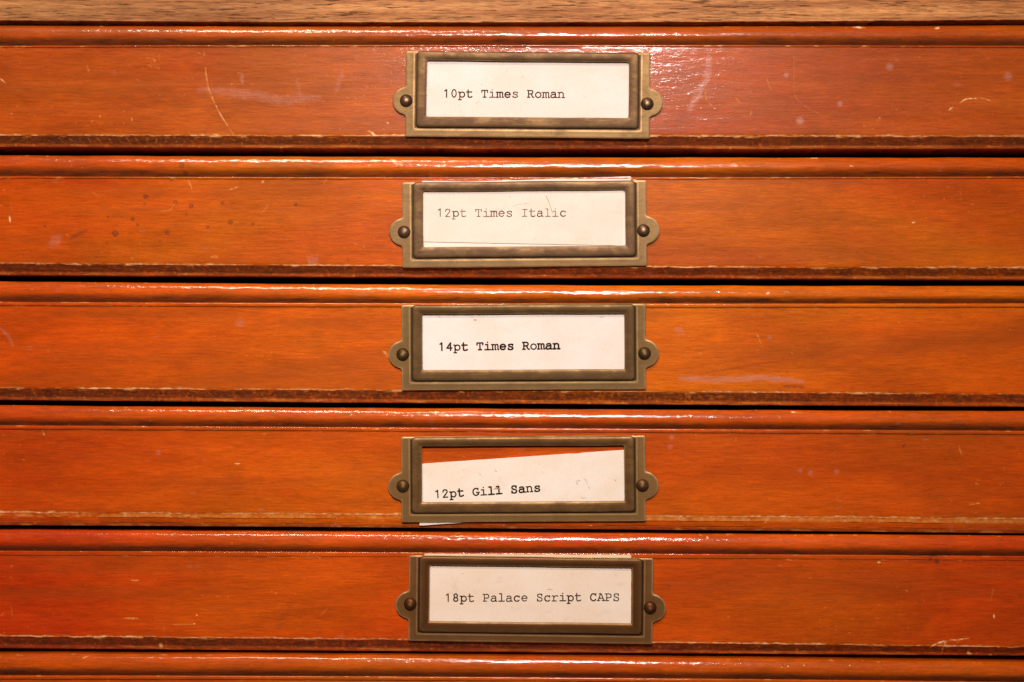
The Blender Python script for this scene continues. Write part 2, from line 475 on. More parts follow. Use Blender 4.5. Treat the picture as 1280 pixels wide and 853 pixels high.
def paint_marks(px, py, ybounds, seed):
    m = {k: np.zeros(px.shape) for k in ('wear_glint', 'stain', 'scuff', 'ring')}
    marks = [q for q in MARKS if ybounds[0] - 4 < q[1][0][1] < ybounds[1] + 4]
    rnd = random.Random(seed)
    y0, y1 = ybounds
    for k in range(90):                                   # the many small nicks, hairlines and fly specks
        x, y = rnd.uniform(0, 1280), rnd.uniform(y0 + 2, y1 - 8)
        t = rnd.random()
        if t < 0.55:
            a = rnd.uniform(-0.4, 0.4) if rnd.random() < 0.6 else rnd.uniform(0, 3.1)
            L = rnd.uniform(0.3, 2.6)
            marks.append(('wear_glint', [(x, y), (x + L * math.cos(a), y + L * math.sin(a))], rnd.uniform(0.25, 0.5), rnd.uniform(0.12, 0.5)))
        elif t < 0.78:
            marks.append(('stain', [(x, y), (x + 0.01, y)], rnd.uniform(0.5, 1.0), rnd.uniform(0.15, 0.4)))
        elif t < 0.92:
            a = rnd.uniform(-0.12, 0.12) + (0 if rnd.random() < 0.7 else rnd.uniform(0.6, 2.4))
            L = rnd.uniform(8, 26)
            marks.append(('wear_glint', [(x, y), (x + L * 0.5 * math.cos(a), y + L * 0.5 * math.sin(a)), (x + L * math.cos(a + 0.1), y + L * math.sin(a + 0.1))], 0.25, rnd.uniform(0.06, 0.15)))
        else:
            marks.append(('scuff', [(x, y), (x + rnd.uniform(2, 8), y + rnd.uniform(-1, 1))], rnd.uniform(0.8, 2), rnd.uniform(0.10, 0.22)))
    jit = 0.55 * vnoise(px / 2.2, py / 2.2, seed + 5) + 0.45 * vnoise(px / 6.0, py / 3.0, seed + 6)
    for mask, pts, w, s in marks:
        xs, ys = [p[0] for p in pts], [p[1] for p in pts]
        pad = w * 2 + 3
        idx = np.nonzero((px > min(xs) - pad) & (px < max(xs) + pad) & (py > min(ys) - pad) & (py < max(ys) + pad))[0]
        if not len(idx):
            continue
        qx, qy = px[idx], py[idx]
        if len(pts) > 2:
            pts = S(pts, 5)
        d, tt = np.full(len(idx), 1e9), np.zeros(len(idx))
        ns = len(pts) - 1
        for k, (a, b) in enumerate(zip(pts[:-1], pts[1:])):
            dk, tk = seg_dist(qx, qy, a, b)
            tt = np.where(dk < d, (k + tk) / ns, tt)
            d = np.minimum(d, dk)
        j = jit[idx]
        if max(xs) - min(xs) + max(ys) - min(ys) > 3 * w:
            taper = smooth(0, 0.3, tt) * smooth(1, 0.7, tt)
            s = s * (0.8 if mask == 'wear_glint' else 1.0)
            d = d + w * (1.0 - (0.40 + 0.60 * taper) * (0.55 + 0.9 * j))
        if mask == 'ring':
            v = s * (np.exp(-((d - w * 0.72) / (0.32 * w)) ** 2) + 0.45 * (d < w * 0.72)) * (0.6 + 0.6 * j)
            m['stain'][idx] = np.maximum(m['stain'][idx], np.clip(v, 0, 1))
        else:
            soft = 0.8 if mask == 'wear_glint' else w * 1.2
            v = s * (1 - smooth(w * 0.6, w + soft, d)) * ((0.55 + 0.75 * j) if mask != 'wear_glint' else np.clip(0.05 + 1.45 * j, 0, 1.05))
            m[mask][idx] = np.maximum(m[mask][idx], np.clip(v, 0, 1))
    return m

# ------------------------------------------------------------------ drawers
# photo heights of the mouldings at the left edge, the middle and the right edge:
# top of bead, foot of bead, start of the worn lower edge, bottom of the drawer
ROWS = [
    ((32.0, 33.2, 31.5), (57.5, 56.5, 57.5), (169.5, 170.5, 171.0), (183.7, 186.0, 186.0)),
    ((194.2, 196.5, 197.0), (220.6, 222.0, 220.8), (329.5, 333.5, 335.0), (344.2, 347.2, 350.0)),
    ((352.0, 356.5, 357.5), (377.6, 379.5, 379.5), (485.5, 489.0, 493.0), (500.5, 505.0, 508.8)),
    ((507.0, 511.5, 514.5), (532.0, 535.3, 538.8), (641.0, 644.5, 649.0), (656.3, 660.5, 666.6)),
    ((662.8, 666.5, 670.3), (688.8, 691.5, 695.4), (795.6, 801.5, 809.5), (811.2, 816.0, 820.6)),
    ((817.8, 821.0, 828.6), (844.6, 846.8, 853.0), (950.0, 955.0, 963.0), (965.5, 970.0, 978.0)),
]
XEND = 0.272
_dense = np.arange(-0.186, 0.186, 1.25 * U)
XS = np.concatenate([np.linspace(-XEND, -0.187, 40), _dense, np.linspace(0.187, XEND, 40)])
NX = len(XS)

def zline(ys, d=0.0):
    a, m, b = P(0, ys[0], d), P(640, ys[1], d), P(1280, ys[2], d)
    t = (XS - a[0]) / (b[0] - a[0])
    tm = (m[0] - a[0]) / (b[0] - a[0])
    bow = m[2] - (a[2] + (b[2] - a[2]) * tm)
    return a[2] + (b[2] - a[2]) * t + bow * (1 - np.clip(np.abs(t - 0.5) * 2, 0, 1) ** 2)

RUDDY = [0.0, 0.0]
def tube(name, Z, D, mat, parent, masks, loc, sharp=38):
    """closed section (rows around it) run along XS; Z and D are (rows, NX), D in photo pixels towards the camera"""
    K = Z.shape[0]
    X = np.broadcast_to(XS, Z.shape)
    co = np.stack([X - loc[0], -D * U - loc[1], Z - loc[2]], axis=-1).reshape(-1, 3)
    k, j = np.meshgrid(np.arange(K), np.arange(NX - 1), indexing='ij')
    k2 = (k + 1) % K
    q = np.stack([k * NX + j, k2 * NX + j, k2 * NX + j + 1, k * NX + j + 1], axis=-1).reshape(-1, 4)
    me = np_mesh(name, co, q, [list(range(0, K * NX, NX))[::-1], list(range(NX - 1, K * NX, NX))], sharp)
    if masks:
        px, py = project(co + np.array(loc))
        masks['ruddy'] = np.clip(smooth(330, 20, px + 160 * (fnoise(px / 140, py / 35, int(loc[2] * 1e4), 3) - 0.5)) * RUDDY[0] + smooth(1000, 1280, px + 160 * (fnoise(px / 140, py / 35, int(loc[2] * 1e4) + 3, 3) - 0.5)) * RUDDY[1], 0, 1)
    for a in ('wear_glint', 'stain', 'scuff', 'grime_shade', 'figure', 'ruddy'):
        add_attr(me, a, masks.get(a, np.zeros(K * NX)))
    o = mesh_obj(name, me, mat, parent)
    return o

BEAD_V = np.array([0, .05, .11, .17, .28, .40, .55, .66, .75, .84, .92, 1.0])
BEAD_D = np.array([-8, -4.6, -3.3, -2.4, -1.2, -.4, 0, -.6, -1.7, -3.3, -5.0, -6.9]) + 7.0

WOODS = [
    varnished_wood('reddish_varnished_wood', 1.0, (0.41, 0.064, 0.0018), (0.45, 0.090, 0.0020), (0.37, 0.046, 0.0020), 0.7, haze=0.20, haze_rough=0.33),
    varnished_wood('orange_varnished_wood', 2.3, (0.49, 0.078, 0.0008), (0.52, 0.108, 0.0010), (0.46, 0.056, 0.0008), 0.5, haze=0.14, haze_rough=0.34),
    varnished_wood('amber_varnished_wood', 3.9, (0.55, 0.094, 0.0008), (0.60, 0.128, 0.0010), (0.52, 0.066, 0.0008), 0.5, tilt=-0.09),
    varnished_wood('deep_orange_varnished_wood', 5.2, (0.50, 0.073, 0.0008), (0.54, 0.097, 0.0010), (0.48, 0.050, 0.0008), 0.5),
    varnished_wood('russet_varnished_wood', 6.6, (0.51, 0.061, 0.0008), (0.52, 0.080, 0.0010), (0.48, 0.037, 0.0008), 0.7),
    varnished_wood('mellow_varnished_wood', 8.1, (0.51, 0.075, 0.0008), (0.54, 0.098, 0.0010), (0.48, 0.050, 0.0008), 0.6),
]
DRAWER_LABELS = [
    'topmost orange drawer, its varnish hazy and scratched, holding the ten point card',
    'second orange drawer from the top, spattered with dark spots at its left',
    'amber orange drawer with the bold fourteen point card at its middle',
    'orange drawer whose holder shows bare wood above a tilted card',
    'russet drawer with a pale forked scratch at its lower right edge',
    'lowest drawer, only the rounded bead along its top in view',
]
DEEP = 75.0
drawers = []
for i, (top, foot, low, bot) in enumerate(ROWS):
    loc = Vector((0, 0, float(P(640, bot[1])[2])))
    dr = empty('drawer', loc, DRAWER_LABELS[i], 'drawer', 'drawers of the wooden type cabinet')
    drawers.append(dr)
    s = 100 * i
    RUDDY[:] = ((0.1, 0.0), (0.75, 0.0), (0.75, 0.1), (0.8, 0.35), (0.95, 0.5), (0.3, 0.0))[i]
    xp = XS / U
    T, L, C, B = zline(top, 2.0), zline(foot, 1.0), zline(low), zline(bot, -5.0)
    chips = (fnoise(xp / 9, xp * 0, s + 1, 3) - 0.5)
    C = C + U * 2.3 * chips * smooth(0.35, 0.7, fnoise(xp / 60, xp * 0 + 3, s + 2, 2))
    T = T + U * 0.8 * (fnoise(xp / 55, xp * 0, s + 3, 2) - 0.5)

    # --- bead moulding along the top
    v = np.linspace(0, 1, 34)
    dprof = np.interp(v, BEAD_V, BEAD_D)
    dprof = np.convolve(np.pad(dprof, 2, mode='edge'), [.1, .2, .4, .2, .1], mode='valid')
    Zf = T[None] + (L - T)[None] * v[:, None]
    PX, PV = np.broadcast_to(xp, Zf.shape), np.broadcast_to(v[:, None] * 24, Zf.shape)
    Df = dprof[:, None] + 0.55 * (fnoise(PX / 34, PV / 9, s + 4, 2) - 0.5) + 0.22 * (fnoise(PX / 7, PV / 4, s + 5, 2) - 0.5)
    Z = np.vstack([Zf, L[None], T[None]])
    D = np.vstack([Df, np.full((1, NX), -2.2), np.full((1, NX), -2.2)])
    co = np.stack([np.broadcast_to(XS, Z.shape), -D * U, Z], -1).reshape(-1, 3)
    px, py = project(co)
    m = paint_marks(px, py, (min(top) - 1, max(foot) + 1), s + 7)
    vv = np.vstack([np.broadcast_to(v[:, None], Zf.shape), np.ones((1, NX)), np.zeros((1, NX))]).ravel()
    nz = fnoise(px / 26, py / 5, s + 8, 3)
    m['grime_shade'] = np.clip(smooth(0.48, 0.97, vv) * (0.45 + 0.9 * nz) * 0.82 + smooth(0.55, 0.75, nz) * smooth(.5, .8, vv) * 0.25, 0, 0.85)  # shade of the bead's lower half painted into its colour
    nz2 = fnoise(px / 7, py / 3, s + 9, 3)
    m['wear_glint'] = np.maximum(m['wear_glint'], smooth(0.70, 0.82, nz2) * (smooth(0.16, 0.04, vv)) * 0.38)
    m['figure'] = smooth(0.52, 0.72, fnoise(px / 120 + py / 30, py / 5, s + 6, 3)) * 0.25
    tube('bead_moulding', Z, D, WOODS[i], dr, m, loc)

    # --- front panel with the small ledge under the bead
    nv = 112
    v = np.linspace(0, 1, nv)
    LG = (2.2, 2.4, 5.0, 5.0, 6.0, 5.0)[i]
    zt = L - LG * U
    zl = np.array([0.0, 0.05, 0.12, 0.24, 0.5, 0.76, 0.86, 0.94, 1.0])
    Zl = L[None] - LG * U * zl[:, None]
    Dl = np.broadcast_to((np.array([0.7, 1.25, 1.55, 1.75, 1.70, 1.62, 1.4, 0.9, 0.0]) * (0.75, 0.75, 1.0, 0.9, 0.6, 1.0)[i])[:, None], Zl.shape)
    Dl = Dl + 0.30 * (fnoise(np.broadcast_to(xp, Zl.shape) / 40, Zl * 0, s + 10, 2) - 0.5) * (zl < 0.99)[:, None]
    Zp = zt[None] + (C - zt)[None] * v[1:, None]
    PX, PV = np.broadcast_to(xp, Zp.shape), np.broadcast_to(v[1:, None] * 110, Zp.shape)
    Dp = 0.7 * (fnoise(PX / 240, PV / 90, s + 11, 2) - 0.5) + 0.16 * (fnoise(PX / 40, PV / 6, s + 12, 2) - 0.5) * np.minimum(1, (1 - v[1:, None]) * 8)
    rnd_edge = np.exp(-(1 - v[1:, None]) * 110 / 1.2) * 0.8
    Dp = Dp - rnd_edge
    Z = np.vstack([L[None], Zl, Zp, C[None], T[None] - 0.6 * U, T[None] - 0.6 * U])
    D = np.vstack([np.full((1, NX), -1.6), Dl, Dp, np.full((1, NX), -DEEP), np.full((1, NX), -DEEP), np.full((1, NX), -1.6)])
    co = np.stack([np.broadcast_to(XS, Z.shape), -D * U, Z], -1).reshape(-1, 3)
    px, py = project(co)
    m = paint_marks(px, py, (min(foot) + 1, max(low) + 1), s + 13)
    fromC = (np.broadcast_to(Z, Z.shape) - C[None]).ravel() / U
    fromL = (L[None] - Z).ravel() / U
    n1 = fnoise(px / 9, py / 2.5, s + 14, 3)
    n2 = fnoise(px / 70, py * 0, s + 15, 2)
    edgew = smooth(3.4, 0.4, fromC + 3.4 * (n1 - 0.5)) * smooth(0.32, 0.54, 0.5 * n1 + 0.5 * n2 + 0.06) * (0.34 + 0.40 * fnoise(px / 4, py / 3, s + 27, 2))
    ledge_wear_glint = smooth(0.58, 0.76, fnoise(px / 12, py / 2, s + 16, 3)) * (smooth(1.4, 0.2, np.abs(fromL - LG + .4)) + smooth(1.4, 0.1, np.abs(fromL - 0.3))) * 0.42  # worn flecks that also paint the highlight along the ledge's edges
    m['wear_glint'] = np.clip(np.maximum(m['wear_glint'], np.maximum(edgew, ledge_wear_glint)), 0, 1)
    m['wear_glint'] = np.maximum(m['wear_glint'], smooth(0.83, 0.92, fnoise(px / 5, py / 3.5, s + 17, 2)) * smooth(0.5, 0.75, fnoise(px / 150, py / 50, s + 18, 2)) * 0.35)
    m['stain'] = np.maximum(m['stain'], smooth(1.3, 0.4, np.abs(fromL - LG - 1.0)) * smooth(0.4, 0.7, fnoise(px / 60, py * 0, s + 19, 2)) * 0.35)
    fig = smooth(0.50, 0.74, fnoise(px / 300 + py / 60, py / 14, s + 20, 3)) * 0.22
    if i == 2:
        yb = 486 - 62 * np.clip((px - 118) / 390, 0, 1.3) ** 1.15
        below = smooth(-6, 12, py - yb + 10 * (fnoise(px / 18, py / 3, 78, 3) - 0.5)) * (px > 118) * smooth(640, 420, px)
        fig = np.maximum(fig, below * (0.34 + 0.16 * fnoise(px / 20, py / 2.5, 77, 2)))
        yb2 = 452 - 0.085 * (px - 880)
        fig = np.maximum(fig, smooth(26, 0, np.abs(py - yb2)) * smooth(820, 950, px) * 0.38)
        fig = np.maximum(fig, smooth(3, 0, np.abs(py - (468 - 0.16 * (px - 870)))) * smooth(840, 900, px) * smooth(1120, 1000, px) * 0.55)
    m['figure'] = fig
    fine = m['wear_glint'].reshape(Z.shape)
    D = D - np.where(D > -0.9, 0.45 * fine, 0)              # nicks are cut into the face
    tube('front_panel', Z, D, WOODS[i], dr, m, loc)

    # --- worn lower edge
    dch = (7.0, 7.5, 6.5, 2.2, 6.5, 6.5)[i]
    if i == 3:
        vs = np.array([0, .06, .16, .28, .33, .36, .39, .44, .55, .66, .70, .73, .76, .82, .92, 1.0])
        ds = -np.array([0.1, .5, .7, .8, .9, 2.4, .9, 1.0, 1.3, 1.7, 1.9, 3.2, 2.0, 2.2, 2.6, 3.2])
    else:
        vs = np.array([0, .04, .10, .18, .26, .34, .42, .50, .58, .65, .69, .73, .80, .90, .96, 1.0])
        ds = -np.interp(vs, [0, .04, .65, .72, .95, 1.0], [0.3, .7, dch, dch + .4, dch + .8, dch + 1.8])
    Zf = C[None] + (B - C)[None] * vs[:, None]
    PX, PV = np.broadcast_to(xp, Zf.shape), np.broadcast_to(vs[:, None] * 15, Zf.shape)
    Df = ds[:, None] + 0.6 * (fnoise(PX / 11, PV / 3, s + 21, 3) - 0.5) * (vs[:, None] > 0.05)
    if i == 3:
        Df = Df + np.where(((vs > .34) & (vs < .38)) | ((vs > .71) & (vs < .75)), 1.0, 0.0)[:, None] * 1.4 * smooth(0.45, 0.6, fnoise(PX / 50, PV * 0, 901, 2))
    Z = np.vstack([Zf, B[None], C[None] + 0.0])
    D = np.vstack([Df, np.full((1, NX), -DEEP), np.full((1, NX), -DEEP)])
    Z[-1] = C - 0.1 * U
    co = np.stack([np.broadcast_to(XS, Z.shape), -D * U, Z], -1).reshape(-1, 3)
    px, py = project(co)
    m = paint_marks(px, py, (min(low) + 1, max(bot) + 1), s + 22)
    vv = np.vstack([np.broadcast_to(vs[:, None], Zf.shape), np.ones((1, NX)), np.zeros((1, NX))]).ravel()
    n1 = fnoise(px / 16, py / 4, s + 23, 4)
    n3 = fnoise(px / 4, py / 2.5, s + 24, 3)
    if i == 3:
        m['grime_shade'] = np.clip(smooth(.68, .86, vv) * (0.35 + 0.5 * n1) + 0.14 * n1, 0, 0.8)
        m['wear_glint'] = np.maximum(m['wear_glint'], smooth(.38, .28, vv) * smooth(0.25, 0.6, 0.6 * n1 + 0.4 * n3 + 0.10 * smooth(300, 900, px)) * (0.20 + 0.30 * fnoise(px / 4, py / 9, 902, 3)))
        m['wear_glint'] = np.maximum(m['wear_glint'], smooth(.70, .9, vv) * smooth(0.45, 0.7, n1) * 0.30)
    else:
        m['grime_shade'] = np.clip((smooth(0, .08, vv) * (1 - 0.25 * smooth(.64, .72, vv))) * (0.62 + 0.6 * n1) - 0.25 * smooth(700, 1250, px) * n3, 0, 0.95)
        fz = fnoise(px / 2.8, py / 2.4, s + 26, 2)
        m['grime_shade'] = m['grime_shade'] * (1 - 0.55 * smooth(0.52, 0.80, fz)) * (1 - 0.4 * smooth(0.6, 0.8, n3))
        w = smooth(0.74, 0.90, fz) * 0.28 + smooth(0.54, 0.72, n1) * smooth(.22, .0, vv) * 0.65 + smooth(.66, .8, vv) * smooth(0.48, 0.72, fnoise(px / 40, py / 3, s + 25, 3)) * 0.26
        if i == 0:
            w = w + smooth(.08, .15, vv) * smooth(.68, .60, vv) * smooth(0.72, 0.95, np.sin((px * 1.0 - py * 0.9) * 2 * math.pi / (9.5 + 4 * fnoise(px / 40, py / 6, 55, 2)))) * smooth(480, 200, px) * fnoise(px / 6, py / 3, 56, 2) * 0.42
        m['wear_glint'] = np.clip(np.maximum(m['wear_glint'], w), 0, 0.85)
    tube('lower_edge', Z, D, WOODS[i], dr, m, loc)

# ------------------------------------------------------------------ cabinet carcass
zr = zline((25.5, 28.0, 24.7), 4.0)
cab_loc = Vector((0, 0.02, float(P(640, 1010)[2])))
cab = empty('cabinet', cab_loc, 'wooden cabinet carcass whose bare tan rail runs above the drawers', 'cabinet')
vs = np.array([0, .3, .7, 1.0])
Zr = np.vstack([zr[None] + 0.8 * U, zr[None] + 0.2 * U, zr[None], zr[None], zr[None] + 150 * U, zr[None] + 150 * U])
Dr = np.vstack([np.full((1, NX), 4.0), np.full((1, NX), 3.8), np.full((1, NX), 3.0), np.full((1, NX), -DEEP), np.full((1, NX), -DEEP), np.full((1, NX), 4.0)])
Zr[:3] += U * 0.8 * (fnoise(XS / U / 12, XS * 0, 400, 3) - 0.5)
tube('top_rail', Zr[::-1], Dr[::-1], MAT_BARE, cab, {}, cab_loc)
zt, zb = float(zr.mean() + 150 * U), float(P(640, 978)[2])
def cab_part(name, box, mat, bev=0.0008):
    bm = bmesh.new()
    x0, x1, y0, y1, z0, z1 = box
    bx(bm, x0 - cab_loc.x, x1 - cab_loc.x, y0 - cab_loc.y, y1 - cab_loc.y, z0 - cab_loc.z, z1 - cab_loc.z, bev)
    return mesh_obj(name, bm_mesh(name, bm), mat, cab)
cab_part('side_panel', (-XEND - 0.022, -XEND - 0.001, -0.001, 0.30, zb - 0.03, zt), MAT_BARE)
cab_part('side_panel', (XEND + 0.001, XEND + 0.022, -0.001, 0.30, zb - 0.03, zt), MAT_BARE)
cab_part('back_panel', (-XEND - 0.02, XEND + 0.02, 0.301, 0.312, zb - 0.03, zt), MAT_DARK)
cab_part('bottom_rail', (-XEND, XEND, -0.001, 0.30, zb - 0.03, zb - 0.003), MAT_BARE)
cab_part('top_board', (-XEND, XEND, 0.021, 0.30, zt - 0.012, zt - 0.0005), MAT_DARK)

# ------------------------------------------------------------------ brass label holders
def rot_mat(px, py, d, deg_cw):
    p = P(px, py, d)
    return Matrix.Translation(Vector((p[0], -0.0 * U, p[2]))) @ Matrix.Rotation(math.radians(deg_cw), 4, 'Y')

def loft(name, rings, closed_loop=True, sharp=35, edge=None, crev=None):
    """rings: list of (n,3) arrays (x, z, d in pixels); joined ring to ring, last to first when closed"""
    n = len(rings[0])
    K = len(rings)
    co = np.concatenate(rings)
    co = np.stack([co[:, 0], -co[:, 2], co[:, 1]], -1) * U
    q = []
    for k in range(K if closed_loop else K - 1):
        k2 = (k + 1) % K
        for j in range(n):
            j2 = (j + 1) % n
            q.append((k * n + j, k2 * n + j, k2 * n + j2, k * n + j2))
    me = np_mesh(name, co, np.array(q), [], sharp)
    bm = bmesh.new()
    bm.from_mesh(me)
    bmesh.ops.recalc_face_normals(bm, faces=bm.faces)
    bm.to_mesh(me)
    bm.free()
    me.set_sharp_from_angle(angle=math.radians(sharp))
    add_attr(me, 'edge', np.repeat(edge if edge is not None else np.zeros(K), n))
    add_attr(me, 'crevice_shade', np.repeat(crev if crev is not None else np.zeros(K), n))
    return me

def plate_outline(inset, hw=152.3, hh=53.4, ey=-8.7, er=17.2, fil=2.6):
    """anticlockwise outline with a round ear on either side"""
    hw, hh, er = hw - inset, hh - inset, er - inset
    cx = hw - 0.8 + inset
    a0 = math.degrees(math.asin(min(1, 0)))
    pts = []
    def seg(a, b, n):
        for t in np.linspace(0, 1, n, endpoint=False):
            pts.append((a[0] + (b[0] - a[0]) * t, a[1] + (b[1] - a[1]) * t))
    half = er
    seg((-hw + 1.0, -hh), (hw - 1.0, -hh), 40)
    seg((hw - 1.0, -hh), (hw, -hh + 1.0), 3)
    seg((hw, -hh + 1.0), (hw, ey - half - fil), 8)
    seg((hw, ey - half - fil), (hw + 0.5 * fil, ey - half - 0.15 * fil), 4)
    for t in np.linspace(-76, 76, 26):
        pts.append((cx + er * math.cos(math.radians(t)), ey + er * math.sin(math.radians(t))))
    seg((hw + 0.5 * fil, ey + half + 0.15 * fil), (hw, ey + half + fil), 4)
    seg((hw, ey + half + fil), (hw, hh - 1.0), 12)
    seg((hw, hh - 1.0), (hw - 1.0, hh), 3)
    seg((hw - 1.0, hh), (-hw + 1.0, hh), 40)
    seg((-hw + 1.0, hh), (-hw, hh - 1.0), 3)
    seg((-hw, hh - 1.0), (-hw, ey + half + fil), 12)
    seg((-hw, ey + half + fil), (-hw - 0.5 * fil, ey + half + 0.15 * fil), 4)
    for t in np.linspace(104, 256, 26):
        pts.append((-cx + er * math.cos(math.radians(t)), ey + er * math.sin(math.radians(t))))
    seg((-hw - 0.5 * fil, ey - half - 0.15 * fil), (-hw, ey - half - fil), 4)
    seg((-hw, ey - half - fil), (-hw, -hh + 1.0), 8)
    seg((-hw, -hh + 1.0), (-hw + 1.0, -hh), 3)
    return np.array(pts)

def rect_ray(pts, x0, x1, y0, y1):
    """where the ray from the opening's centre through each point leaves the rectangle"""
    c = np.array(((x0 + x1) / 2, (y0 + y1) / 2))
    v = pts - c
    hw, hh = (x1 - x0) / 2, (y1 - y0) / 2
    s = np.minimum(hw / np.maximum(np.abs(v[:, 0]), 1e-6), hh / np.maximum(np.abs(v[:, 1]), 1e-6))
    return c + v * s[:, None]

def rrect(x0, x1, y0, y1, r):
    pts = []
    corners = ((x1 - r, y0 + r, -90), (x1 - r, y1 - r, 0), (x0 + r, y1 - r, 90), (x0 + r, y0 + r, 180))
    for k, (cx, cy, a) in enumerate(corners):
        for t in np.linspace(a, a + 90, 7):
            pts.append((cx + r * math.cos(math.radians(t)), cy + r * math.sin(math.radians(t))))
        nx, ny, na = corners[(k + 1) % 4]
        e = (nx + r * math.cos(math.radians(na)), ny + r * math.sin(math.radians(na)))
        p = pts[-1]
        for t in np.linspace(0, 1, 14)[1:-1]:
            pts.append((p[0] + (e[0] - p[0]) * t, p[1] + (e[1] - p[1]) * t))
    return np.array(pts)

PLATE0, PLATE1 = 2.3, 3.9
def plate_mesh(seed):
    rng = np.random.default_rng(seed)
    o0 = plate_outline(0.0)
    o0 = o0 + (vnoise(np.arange(len(o0)) / 9.0, np.zeros(len(o0)), seed)[:, None] - 0.5) * 0.5
    o1 = plate_outline(0.35)
    o2 = plate_outline(1.2)
    o3 = plate_outline(2.4)
    inner = rect_ray(o0, -130.0, 130.0, -31.5, 45.5)
    sh = lambda a, d: np.column_stack([a, np.full(len(a), d)])
    q = [rect_ray(o0, -139.0 - k, 138.7 + k, -41.8 - k, 50.7 + 0.05 * k) for k in (4.6, 3.0, 2.2, 1.1)]
    rings = [sh(o0, PLATE0), sh(o0, PLATE1 - 0.9), sh(o1, PLATE1 - 0.35), sh(o2, PLATE1), sh(o3, PLATE1 + 0.02)] + [sh(a, PLATE1 + dz) for a, dz in zip(q, (0.02, 0.08, 0.0, -0.25))] + [sh(inner, PLATE1 - 0.05), sh(inner, PLATE0)]
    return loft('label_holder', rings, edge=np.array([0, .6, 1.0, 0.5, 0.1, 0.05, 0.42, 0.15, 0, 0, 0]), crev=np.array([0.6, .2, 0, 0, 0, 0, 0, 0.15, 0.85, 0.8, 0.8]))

def rim_mesh(seed):
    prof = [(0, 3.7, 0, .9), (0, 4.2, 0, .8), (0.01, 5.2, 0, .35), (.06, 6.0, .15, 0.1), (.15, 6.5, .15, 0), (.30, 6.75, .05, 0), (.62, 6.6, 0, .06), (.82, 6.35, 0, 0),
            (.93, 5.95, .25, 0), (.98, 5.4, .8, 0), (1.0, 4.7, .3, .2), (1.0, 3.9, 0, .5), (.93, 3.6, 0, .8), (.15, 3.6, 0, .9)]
    rings, e, c = [], [], []
    for s, d, ed, cr in prof:
        x0, x1 = -139.0 + 12.9 * s, 138.7 - 12.8 * s
        y0, y1 = -41.8 + 13.7 * s, 53.0 - 11.4 * s
        r = 4.5 + (2.2 - 4.5) * s if s > 0.02 else 4.5
        a = rrect(x0, x1, y0, y1, r)
        w = (vnoise(a[:, 0] / 40, a[:, 1] / 40, seed) - 0.5)[:, None] * 0.7
        rings.append(np.column_stack([a + w, np.full(len(a), d) + w[:, 0] * 0.4]))
        e.append(ed)
        c.append(cr)
    return loft('raised_rim', rings, edge=np.array(e), crev=np.array(c), sharp=50)

def nail_mesh():
    rings = []
    n = 32
    a = np.linspace(0, 2 * math.pi, n, endpoint=False)
    R, h = 8.1, 4.8
    for t in (0, 10, 22, 34, 46, 58, 70, 80, 87):
        r = R * math.cos(math.radians(t)) ** 0.9
        rings.append(np.column_stack([r * np.cos(a), r * np.sin(a), np.full(n, PLATE1 - 0.4 + h * math.sin(math.radians(t)))]))
    K = len(rings)
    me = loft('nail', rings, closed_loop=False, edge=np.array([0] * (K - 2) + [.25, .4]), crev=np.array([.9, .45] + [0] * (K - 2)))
    bm = bmesh.new()
    bm.from_mesh(me)
    bm.verts.ensure_lookup_table()
    bm.faces.new([bm.verts[(K - 1) * n + j] for j in range(n)])
    bmesh.ops.recalc_face_normals(bm, faces=bm.faces)
    for f in bm.faces:
        f.smooth = True
    bm.to_mesh(me)
    bm.free()
    return me

# centre in the photo, clockwise tilt, nails, metal tones
HOLDERS = [
    (659.5, 118.6, 0.42, (507.4, 125.8), (809.3, 129.7), (0.205, 0.116, 0.043), (0.080, 0.041, 0.020), 0.54),
    (655.3, 280.2, -0.60, (505.0, 290.0), (804.6, 288.3), (0.265, 0.155, 0.062), (0.092, 0.048, 0.026), 0.54),
    (654.3, 434.1, -0.48, (503.3, 443.4), (805.7, 442.0), (0.225, 0.128, 0.043), (0.094, 0.051, 0.019), 0.48),
    (653.9, 599.0, -0.58, (503.3, 608.0), (803.2, 607.2), (0.285, 0.150, 0.048), (0.112, 0.054, 0.018), 0.54),
    (663.2, 749.8, 0.36, (512.6, 755.6), (812.9, 760.2), (0.235, 0.098, 0.025), (0.108, 0.040, 0.011), 0.40),
]
holder_mats = []
NAIL = nail_mesh()
for i, (hx, hy, deg, nl, nr, lt, dk, pat) in enumerate(HOLDERS):
    plate_m = brass("aged_brass_plate", tuple(0.80 * a for a in lt), tuple(0.62 * a + 0.38 * b for a, b in zip(dk, lt)), i + 1.0, pat + 0.12)
    rim_m = brass('patinated_brass_rim', tuple(0.45 * a + 0.55 * b for a, b in zip(lt, dk)), dk, i + 7.0, pat + 0.02)
    nail_m = brass('brown_nail_brass', tuple(1.5 * b + .02 for b in dk), tuple(0.8 * b for b in dk), i + 13.0, pat, 0.36, 0.6)
    M = rot_mat(hx, hy, PLATE1, deg)
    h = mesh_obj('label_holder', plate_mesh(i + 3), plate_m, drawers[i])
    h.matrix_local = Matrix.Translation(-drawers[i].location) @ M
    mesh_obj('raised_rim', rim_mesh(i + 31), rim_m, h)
    for (nx, ny) in (nl, nr):
        me = NAIL.copy()
        nail = mesh_obj('nail', me, nail_m, h)
        p = P(nx, ny, PLATE1 + 2)
        q = M.inverted() @ Vector((p[0], 0, p[2]))
        nail.location = (q.x, 0, q.z)
        nail.rotation_euler = (random.uniform(-.05, .05), random.uniform(0, 6.28), random.uniform(-.06, .06))

# ------------------------------------------------------------------ typewriter lettering
def arc(cx, cy, rx, ry, a0, a1, n=22):
    return [(cx + rx * math.cos(math.radians(t)), cy + ry * math.sin(math.radians(t))) for t in np.linspace(a0, a1, n)]

